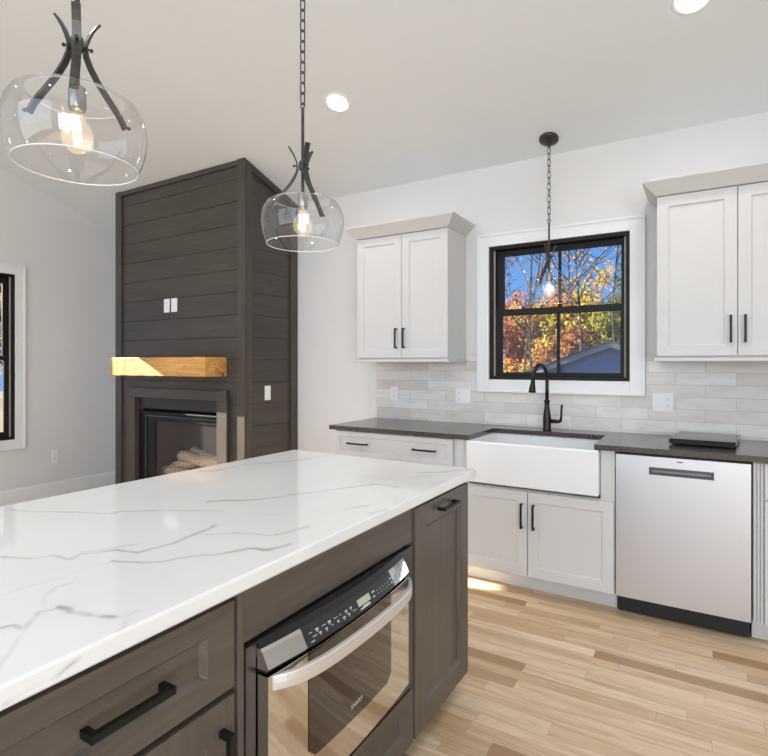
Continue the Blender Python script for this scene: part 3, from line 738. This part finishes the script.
t = thing('island_pullout_cabinet', 'tall dark stained pull-out door at the sink end of the island', 'cabinet', (-.72, -1.89, 0))
icarc(t, -2.1285, -1.650)
d = obj('door', shaker(FI, -2.1245, -1.656, .083, .862, rail=.078, rec=.012), M_isl_v, t, .0015)
handle_on(d, FI, -1.952, .822, -1.812, .822, m=M_ih, stand=.034, w=.012, th=.012)
t = obj('island_back_panel', bx(-1.038, -1.0185, -3.745, -1.65, .001, IZ1-.001), M_isl_v, None, .001)
_tag(t, 'dark stained panel closing the seating side of the island', 'panel')

# ---- microwave drawer
t = thing('microwave_drawer', 'stainless microwave drawer with curved bar handle built into the dark island', 'microwave', (-.6, -2.55, mz0))
obj('housing', bx(-.95, xf-.002, my0+.02, my1-.02, mz0, mz1), M_flange, t)
bm = B(); fy0, fy1 = -2.902, -2.150
fo = IX+.002
box(bm, xf+.0005, fo, fy0, -2.873, mz0, .745); box(bm, xf+.0005, fo, -2.232, fy1, mz0, .745); box(bm, xf+.0005, fo, -2.873, -2.232, .715, .745); box(bm, xf+.0005, fo, -2.873, -2.232, mz0, .30)
obj('mounting_flange', bm, M_flange, t, .001)
ya, yb_ = -2.871, -2.236; yc = (ya+yb_)/2; hf = (yb_-ya)/2
bow = lambda y, amt: amt*(1-((y-yc)/hf)**2)
def bowed(y0, y1, prof, amt, back, n=14):
    """strip whose front follows the bow; prof = [(z, x offset)] from top to bottom, closed at BACK"""
    bm = B(); rows = []
    for i in range(n+1):
        y = y0+(y1-y0)*i/n; rows.append([bm.verts.new((back, y, prof[0][0]))]+[bm.verts.new((xo_+bow(y, amt), y, z)) for z, xo_ in prof]+[bm.verts.new((back, y, prof[-1][0]))])
    m_ = len(rows[0])
    for a, b in zip(rows[:-1], rows[1:]):
        for k in range(m_): bm.faces.new((a[k], b[k], b[(k+1) % m_], a[(k+1) % m_]))
    bm.faces.new(rows[0]); bm.faces.new(rows[-1][::-1]); return bm
PZ1, PZ0 = .733, .690; xt, xb_ = -.412, -.388; bk = IX+.0025
pan_prof = [(PZ1, xt), (PZ1-.006, xt+.006), (PZ0+.004, xb_), (PZ0, xb_-.003)]
obj('control_cap', bowed(ya, -2.757, pan_prof, .024, bk, 6), M_steel_mw, t, label='polished steel end cap')
obj('control_cap', bowed(-2.352, yb_, pan_prof, .024, bk, 6), M_steel_mw, t, label='polished steel end cap')
cp = obj('control_panel', bowed(-2.756, -2.353, pan_prof, .024, bk, 14), M_panel, t, label='black touch control panel')
obj('top_cover', bowed(ya, yb_, [(.7495, xt-.009), (PZ1+.0008, xt+.0005)], .024, bk, 20), M_blackpl, t)
obj('gap_strip', bowed(ya+.004, yb_-.004, [(PZ0-.001, xb_-.012), (.681, xb_-.012)], .022, bk, 12), M_blackpl, t)
def on_panel(y0, y1, f0, f1, lift=.0006):
    """small flat mark on the control panel between heights f0..f1 (0 bottom, 1 top)"""
    za, zb = PZ0+.004, PZ1-.006; xa_, xb2 = xb_, xt+.006
    def p(y, f): return (xa_+(xb2-xa_)*f+bow(y, .024)+lift, y, za+(zb-za)*f)
    return [p(y0, f0), p(y1, f0), p(y1, f1), p(y0, f1)]
bm = B(); quad(bm, on_panel(-2.548, -2.487, .40, .86)); obj('display', bm, M_disp, cp)
bm = B(); rr = random.Random(7)
for row, f in enumerate((.70, .42)):
    for i in range(8):
        y = -2.740+i*.0225+(.008 if row else 0); w__ = rr.choice((.008, .011, .014)); h = rr.choice((.05, .10, .13))
        quad(bm, on_panel(y, y+w__, f-h/2, f+h/2))
        if h > .09 and rr.random() < .7: quad(bm, on_panel(y+.002, y+w__-.002, f-h/2-.10, f-h/2-.05))
for y in (-2.741,): quad(bm, on_panel(y, y+.012, .16, .22))
for f, y, w__ in ((.20, -2.545, .05), (.28, -2.530, .03), (.72, -2.475, .016), (.40, -2.475, .010)): quad(bm, on_panel(y, y+w__, f-.05, f+.06))
for f in (.62, .38):
    for i in range(5): quad(bm, on_panel(-2.447+i*.016, -2.444+i*.016, f-.045, f+.045))
for f in (.70, .38): quad(bm, on_panel(-2.366, -2.357, f-.07, f+.07))
obj('button_marking', bm, M_mark, cp)
# door
DZ1, DZ0 = .677, .335; xd = -.390
dprof = [(DZ1, xd-.001), (DZ1-.001, xd), (DZ0+.006, xd), (DZ0, xd-.006)]
dr = obj('door', bowed(ya+.001, yb_-.001, dprof, .016, bk, 24), M_steel_mw, t)
gy0, gy1, gz0, gz1 = -2.747, -2.366, .425, DZ1-.0003
bm = B(); N = 16; top = []; bot = []
for i in range(N+1):
    y = gy0+(gy1-gy0)*i/N; xx = xd+bow(y, .016)+.0012
    d_ = min(y-gy0, gy1-y); rc = .022
    zb0 = gz0 + (rc-math.sqrt(max(0, rc*rc-(rc-d_)**2)) if d_ < rc else 0)
    top.append(bm.verts.new((xx, y, gz1))); bot.append(bm.verts.new((xx, y, zb0)))
for i in range(N): bm.faces.new((bot[i], bot[i+1], top[i+1], top[i]))
obj('top_trim', bowed(gy0, gy1, [(DZ1+.0014, xd+.0004), (DZ1+.0002, xd+.0004)], .016, bk, 16), M_blackpl, dr)
gl = obj('window_glass', bm, M_mwglass, dr, smooth=True)
# handle: bowed bar
bm = B(); rows = []; N = 28; hy0, hy1 = ya+.014, yb_+.004
for i in range(N+1):
    q = i/N; y = hy0+(hy1-hy0)*q; s = 1-(2*q-1)**2; s2 = 1-(2*q-1)**6
    xo_ = xd+.004+.052*s2*.75+.022*s; zc = .659+.003*s; hh_ = .0180
    rows.append([bm.verts.new(p) for p in ((xo_-.012, y, zc-hh_), (xo_, y, zc-hh_+.002), (xo_+.001, y, zc), (xo_, y, zc+hh_-.002), (xo_-.012, y, zc+hh_))])
for a, b in zip(rows[:-1], rows[1:]):
    for k in range(5): bm.faces.new((a[k], b[k], b[(k+1) % 5], a[(k+1) % 5]))
bm.faces.new(rows[0]); bm.faces.new(rows[-1][::-1])
obj('handle', bm, M_handle, dr, .002, smooth=False)
# lettering low on the glass
fc = bpy.data.curves.new('logo_lettering', 'FONT'); fc.body = 'SHARP'; fc.size = .017; fc.align_x = 'CENTER'; fc.extrude = .0002; fc.space_character = 1.1
tmp = bpy.data.objects.new('lettering_curve', fc); COL.objects.link(tmp); fc.materials.append(M_mark)
bpy.context.view_layer.update()
lme = bpy.data.meshes.new_from_object(tmp.evaluated_get(bpy.context.evaluated_depsgraph_get())); bpy.data.objects.remove(tmp)
lo = bpy.data.objects.new('logo_lettering', lme); COL.objects.link(lo)
lo.parent = gl; lo.location = Vector((xd+bow(yc, .016)+.0022, (gy0+gy1)/2-.0, .455))-ORG[gl]
lo.rotation_euler = (PI/2, 0, PI/2)
ORG[lo] = ORG[gl]

# ================================================================ PENDANTS
def pendant(label, x, y, zoff, az, zceil, group, scale=1.0):
    """zoff shifts the whole lamp; az turns the three arms"""
    Z = lambda z: z+zoff
    t = thing('pendant_light', label, 'pendant light', (x, y, zceil), group)
    slope = Matrix.Rotation(-math.atan(SL), 4, 'X')
    bm = lathe(B(), [(.0, -.026), (.030, -.026), (.056, -.020), (.0615, -.014), (.0615, -.002), (.0, -.002)], 36, (0, 0, 0), False)
    bmesh.ops.transform(bm, matrix=Matrix.Translation((x, y, zceil)) @ slope, verts=bm.verts)
    obj('canopy', bm, M_pend, t, smooth=True)
    ztop = Z(2.359)
    # chain
    bm = B(); n = int((zceil-.03-ztop)/.041)+1; pitch = (zceil-.022-ztop)/n
    for i in range(n):
        zc = ztop+pitch*(i+.5); L = pitch*.5+.0035; ww = .0082; pts = []
        for k in range(16):
            a = 2*PI*k/16; u = ww*math.cos(a); v = (L-ww)*(1 if math.sin(a) > 0 else -1)*(1 if abs(math.sin(a)) > .01 else 0)+ww*math.sin(a)
            pts.append((x+(u if i % 2 else 0)*.9+(0 if i % 2 else u*.45), y+(0 if i % 2 else u*.9)+(u*.45 if i % 2 else 0), zc+v))
        tube(bm, pts, .0026, 6, closed=True)
    obj('chain', bm, M_pend, t, smooth=True)
    # stem with a loop at its head
    bm = tube(B(), [(x, y, Z(2.000)), (x, y, Z(2.342))], .0062, 12)
    tube(bm, [(x+.010*math.cos(a*PI/8), y, Z(2.352)+.010*math.sin(a*PI/8)) for a in range(16)], .0025, 8, closed=True)
    obj('stem', bm, M_pend, t, smooth=False)
    obj('socket', lathe(B(), [(.0, .045), (.018, .045), (.020, .04), (.020, -.005), (.017, -.012), (.0, -.012)], 20, (x, y, Z(1.968)), False), mat('socket_steel', (.35, .34, .33), .3, .9), t, smooth=True)
    # arms
    w_arm = .020
    hb = obj('hub', lathe(B(), [(.0, .016), (.013, .016), (.014, .012), (.014, -.012), (.013, -.016), (.0, -.016)], 18, (x, y, Z(2.120)), False), M_pend, t, smooth=True)
    prof = [(.053, 2.192), (.044, 2.179), (.033, 2.160), (.0245, 2.139), (.0190, 2.120), (.021, 2.100), (.032, 2.075), (.050, 2.048), (.071, 2.023), (.092, 2.000), (.110, 1.979), (.124, 1.955)]
    for k in range(3):
        a = az+k*2*PI/3; dx_, dy_ = math.cos(a), math.sin(a)
        bm = ribbon(B(), [(x+r*scale*dx_, y+r*scale*dy_, Z(z)) for r, z in prof], (-dy_, dx_, 0), w_arm, .0055)
        ar = obj('arm', bm, M_pend, t, .0008)
        for r, z, L in ((.0215, 2.120, .016), (.121, 1.962, .016)):
            p0 = Vector((x+r*scale*dx_, y+r*scale*dy_, Z(z))); dd = Vector((dx_, dy_, 0))
            obj('screw', tube(B(), [p0, p0+dd*L*.7, p0+dd*L*.72, p0+dd*L], [.0025, .0025, .0052, .0045], 10), M_pend, ar, smooth=True)
    # glass
    gp = [(.104, 1.985), (.122, 1.982), (.138, 1.972), (.150, 1.951), (.1570, 1.926), (.1580, 1.900), (.1545, 1.870), (.1470, 1.843), (.1365, 1.819)]
    gs = obj('glass_shade', lathe(B(), [(r*scale, z) for r, z in gp], 64, (x, y, zoff), False), M_shade, t, smooth=True)
    for r, z, th in ((.104, 1.985, .0008), (.1365, 1.819, .0015)):
        obj('rim', tube(B(), [(x+r*scale*math.cos(2*PI*i/64), y+r*scale*math.sin(2*PI*i/64), Z(z)) for i in range(64)], th, 8, closed=True), M_rim, gs, smooth=True)
    # bulb
    bl = obj('bulb', lathe(B(), [(.0, .060), (.012, .060), (.013, .045), (.020, .032), (.032, .014), (.0365, -.006), (.032, -.028), (.018, -.044), (.0, -.049)], 28, (x, y, Z(1.900)), False), M_bulbg, t, smooth=True)
    bm = B()
    for k in range(4):
        a = k*PI/2+.4; tube(bm, [(x+.006*math.cos(a), y+.006*math.sin(a), Z(1.930)), (x+.009*math.cos(a), y+.009*math.sin(a), Z(1.900)), (x+.005*math.cos(a), y+.005*math.sin(a), Z(1.870))], .0016, 6)
    obj('filament', bm, M_fil, bl, smooth=True)
    return t
zc_ = lambda y: ZE-SL*y
pendant('clear glass pendant over the near end of the island, the larger-looking one', -.908, -2.988, .016, math.radians(-32), zc_(-2.99), 'clear glass pendants')
pendant('clear glass pendant in front of the dark fireplace surround', -.912, -2.126, -.008, math.radians(-29), zc_(-2.126), 'clear glass pendants')
pendant('clear glass pendant hanging in front of the window over the sink', -.466, -.155, -.060, math.radians(136), zc_(-.155), 'clear glass pendants', .88)

# ---- recessed ceiling lights
def can(label, x, y):
    z = zc_(y); t = thing('recessed_light', label, 'ceiling light', (x, y, z), 'recessed ceiling lights')
    Mx = Matrix.Translation((x, y, z)) @ Matrix.Rotation(-math.atan(SL), 4, 'X')
    bm = lathe(B(), [(.070, -.003), (.072, -.006), (.088, -.004), (.092, -.0008)], 48, (0, 0, 0), False); bmesh.ops.transform(bm, matrix=Mx, verts=bm.verts)
    obj('trim_ring', bm, M_trim, t, smooth=True)
    bm = lathe(B(), [(.0, -.0015), (.070, -.0015), (.071, -.003)], 48, (0, 0, 0), False); bmesh.ops.remove_doubles(bm, verts=bm.verts, dist=1e-6); bmesh.ops.transform(bm, matrix=Mx, verts=bm.verts)
    obj('lens', bm, M_can, t)
can('round recessed light in the sloped ceiling between two pendants', -1.661, -.868)
can('round recessed light in the sloped ceiling above the dishwasher', .362, -.838)

# ================================================================ OUTSIDE
M_ground = painted('leaf_litter', (.13, .085, .045), .9, .35, 2.5)
bm = B(); N = 24
gv = [[bm.verts.new((-45+i*90/N, -40+j*100/N, -.75+max(0, (-40+j*100/N)-16)*.055+.25*math.sin(i*1.7)*math.cos(j*1.3))) for j in range(N+1)] for i in range(N+1)]
for i in range(N):
    for j in range(N): bm.faces.new((gv[i][j], gv[i+1][j], gv[i+1][j+1], gv[i][j+1]))
structure('ground', bm, M_ground)
def gz(y): return -.75+max(0, y-16)*.055
M_sid = mat('blue_grey_siding', (.30, .38, .55), .6); 
def siding():
    m = M_sid; n, l, b = NL(m); t_ = n.new('ShaderNodeTexCoord'); s_ = n.new('ShaderNodeSeparateXYZ'); l.new(t_.outputs['Object'], s_.inputs[0])
    f = mth(m, 'FRACT', mth(m, 'DIVIDE', s_.outputs[2], .11)); bump(m, f, .8, .02)
siding()
M_fascia = mat('pale_fascia', (.36, .33, .30), .6); M_roof = painted('grey_shingles', (.16, .155, .15), .9, .2, 12)
HY, ax, az_, rs = 9.0, -1.385, 1.85, .375
t = thing('neighbouring_house', 'blue-grey gabled house outside the kitchen window', 'house', (ax, HY, -.75))
hw = 4.2; ez_ = az_-.12-rs*hw
obj('gable_wall', prism(B(), [(ax-hw, -.75), (ax+hw, -.75), (ax+hw, ez_), (ax, az_-.12), (ax-hw, ez_)], 'y', HY+.25, HY+7), M_sid, t)
for sgn in (-1, 1):
    a0 = (ax, az_); a1 = (ax+sgn*(hw+.4), az_-rs*(hw+.4))
    obj('roof_slope', prism(B(), [a0, a1, (a1[0], a1[1]+.03), (a0[0], a0[1]+.04)], 'y', HY-.02, HY+7.2), M_roof, t)
    obj('fascia', prism(B(), [(a0[0], a0[1]-.002), (a1[0], a1[1]-.002), (a1[0], a1[1]-.13), (a0[0], a0[1]-.13)], 'y', HY, HY+.24), M_fascia, t)

def leafmat(name, c1, c2):
    m = mat(name, c1, .7); f = noise(m, coords(m), 1.7, 3); f2 = noise(m, coords(m), 30, 2)
    setc(m, ramp(m, mth(m, 'ADD', mth(m, 'MULTIPLY', f, .5), mth(m, 'MULTIPLY', f2, .5)), [(.42, c1), (.58, c2)]))
    n, l, b = NL(m); b.inputs['Specular IOR Level'].default_value = .1
    tr = n.new('ShaderNodeBsdfTranslucent'); mx = n.new('ShaderNodeMixShader'); mx.inputs[0].default_value = .35
    tr.inputs[0].default_value = (*c2, 1); o_ = n['Material Output']; l.new(b.outputs[0], mx.inputs[1]); l.new(tr.outputs[0], mx.inputs[2]); l.new(mx.outputs[0], o_.inputs['Surface'])
    return m
LM = {'orange': leafmat('orange_leaves', (.16, .05, .012), (.52, .20, .05)), 'gold': leafmat('golden_leaves', (.22, .11, .02), (.58, .38, .10)),
      'green': leafmat('green_leaves', (.015, .030, .008), (.15, .17, .03)), 'rust': leafmat('rust_leaves', (.09, .035, .015), (.34, .16, .06)), 'lime': leafmat('lime_leaves', (.07, .09, .012), (.46, .40, .06)), 'pine': leafmat('pine_leaves', (.02, .05, .02), (.07, .12, .04))}
M_bark = painted('bark', (.050, .037, .028), .9, .4, 8)
def tree(label, x, y, h, kind, nleaf, spread, first, leaf, seed, trunk=.09, group='autumn trees beyond the house'):
    R = random.Random(seed); z0 = gz(y)-.2
    t = thing('autumn_tree', label, 'tree', (x, y, z0), group)
    bm = B(); tips = []
    def branch(p, d, L, r, lev):
        n = 5; pts = [p.copy()]; rr = [r]
        for i in range(n):
            d = (d+Vector((R.uniform(-.16, .16), R.uniform(-.16, .16), R.uniform(-.02, .14)))).normalized(); p = p+d*(L/n); pts.append(p.copy()); rr.append(r*(1-.75*(i+1)/n)+.004)
            if lev > 0: tips.append((p.copy(), lev))
        tube(bm, pts, rr, 5, capped=False)
        if lev < 3:
            k = (9, 4, 3)[lev]
            for i in range(k):
                q = R.uniform(first if lev == 0 else .25, 1); j = min(int(q*n), n-1); b = pts[j].lerp(pts[j+1], q*n-j)
                a = R.uniform(0, 2*PI); up_ = R.uniform(.25, .9) if lev == 0 else R.uniform(-.1, .9)
                nd = (Vector((math.cos(a), math.sin(a), up_)).normalized()*.8+d*.35).normalized()
                branch(b, nd, L*R.uniform(.28, .5)*(spread if lev == 0 else 1.0), rr[j]*.5+.004, lev+1)
    branch(Vector((x, y, z0)), Vector((R.uniform(-.05, .05), R.uniform(-.05, .05), 1)).normalized(), h, trunk, 0)
    obj('trunk', bm, M_bark, t)
    bm = B()
    for i in range(nleaf):
        p, lev = R.choice(tips); p = p+Vector((R.gauss(0, .22), R.gauss(0, .22), R.gauss(0, .18)))
        s = leaf*R.uniform(.6, 1.3); a = Vector((R.gauss(0, 1), R.gauss(0, 1), R.gauss(0, 1))).normalized(); b = a.cross(Vector((R.gauss(0, 1), R.gauss(0, 1), R.gauss(0, 1)))).normalized()
        bm.faces.new([bm.verts.new(p+q) for q in (a*s, b*s*.6, -a*s, -b*s*.6)])
    obj('foliage', bm, LM[kind], t, kind='stuff')
# tall thin trees against the sky
TL = {'gold': 'tall thin tree with sparse golden leaves outside the window', 'rust': 'tall thin tree with rusty brown leaves outside the window', 'orange': 'bushy orange-leaved autumn tree low outside the window', 'lime': 'bushy yellow-green tree just behind the house gable', 'green': 'leafy dark green tree behind the house gable', 'pine': 'dark evergreen rising behind the house gable'}
sp = [(-6.9, 15, 9, 'rust', 150), (-5.9, 17, 10, 'gold', 260), (-5.0, 15.5, 9.5, 'rust', 150), (-4.4, 19, 11, 'gold', 260), (-3.5, 16.5, 10.5, 'gold', 260), (-2.6, 17.5, 11, 'gold', 260), (-1.9, 20, 11, 'gold', 260), (-8.2, 18, 10, 'rust', 150), (-.6, 17, 10, 'gold', 260)]
for i, (x, y, h, k, n) in enumerate(sp): tree(TL[k], x, y, h, k, n*2, 1.0, .25, .075, 10+i, .055)
# dense lower growth
dn = [(-8.8, 21, 3.2, 'orange', 1500), (-7.4, 20, 3.1, 'orange', 1600), (-6.3, 19, 3.0, 'gold', 1200), (-5.3, 20.5, 3.3, 'orange', 1700), (-4.5, 18, 2.7, 'rust', 1300), (-7.0, 24, 3.7, 'rust', 1500), (-5.6, 25, 3.8, 'gold', 1500),
      (-3.6, 19.5, 3.1, 'lime', 1700), (-2.7, 18, 2.6, 'lime', 1600), (-3.0, 22, 3.8, 'green', 1900), (-1.9, 21.5, 3.6, 'green', 1800), (-1.2, 19, 2.9, 'lime', 1500), (-4.3, 25, 4.1, 'orange', 1500), (.4, 20, 3.1, 'green', 1500), (-2.5, 26, 4.3, 'pine', 1600)]
for i, (x, y, h, k, n) in enumerate(dn): tree({'gold': 'bushy golden autumn tree low outside the window', 'rust': 'bushy rust-brown tree low outside the window'}.get(k, TL[k]), x, y, h, k, n*2, 1.5, .12, .10, 50+i, .05)
# trees seen through the side window
for i, (x, y, h, k, n) in enumerate([(-13, 2.2, 8, 'gold', 1200), (-15, 4.2, 8, 'orange', 1400), (-12.5, 4.6, 6, 'rust', 1200), (-17, 1.0, 5, 'orange', 1300), (-19, 5.5, 7, 'gold', 1300), (-20, 2.8, 6, 'rust', 1300)]): tree({'gold': 'golden tree outside the side window by the fireplace', 'orange': 'orange tree outside the side window by the fireplace', 'rust': 'rust-brown tree outside the side window by the fireplace'}[k], x, y, h, k, n*3, 1.4, .05, .12, 90+i, .09)
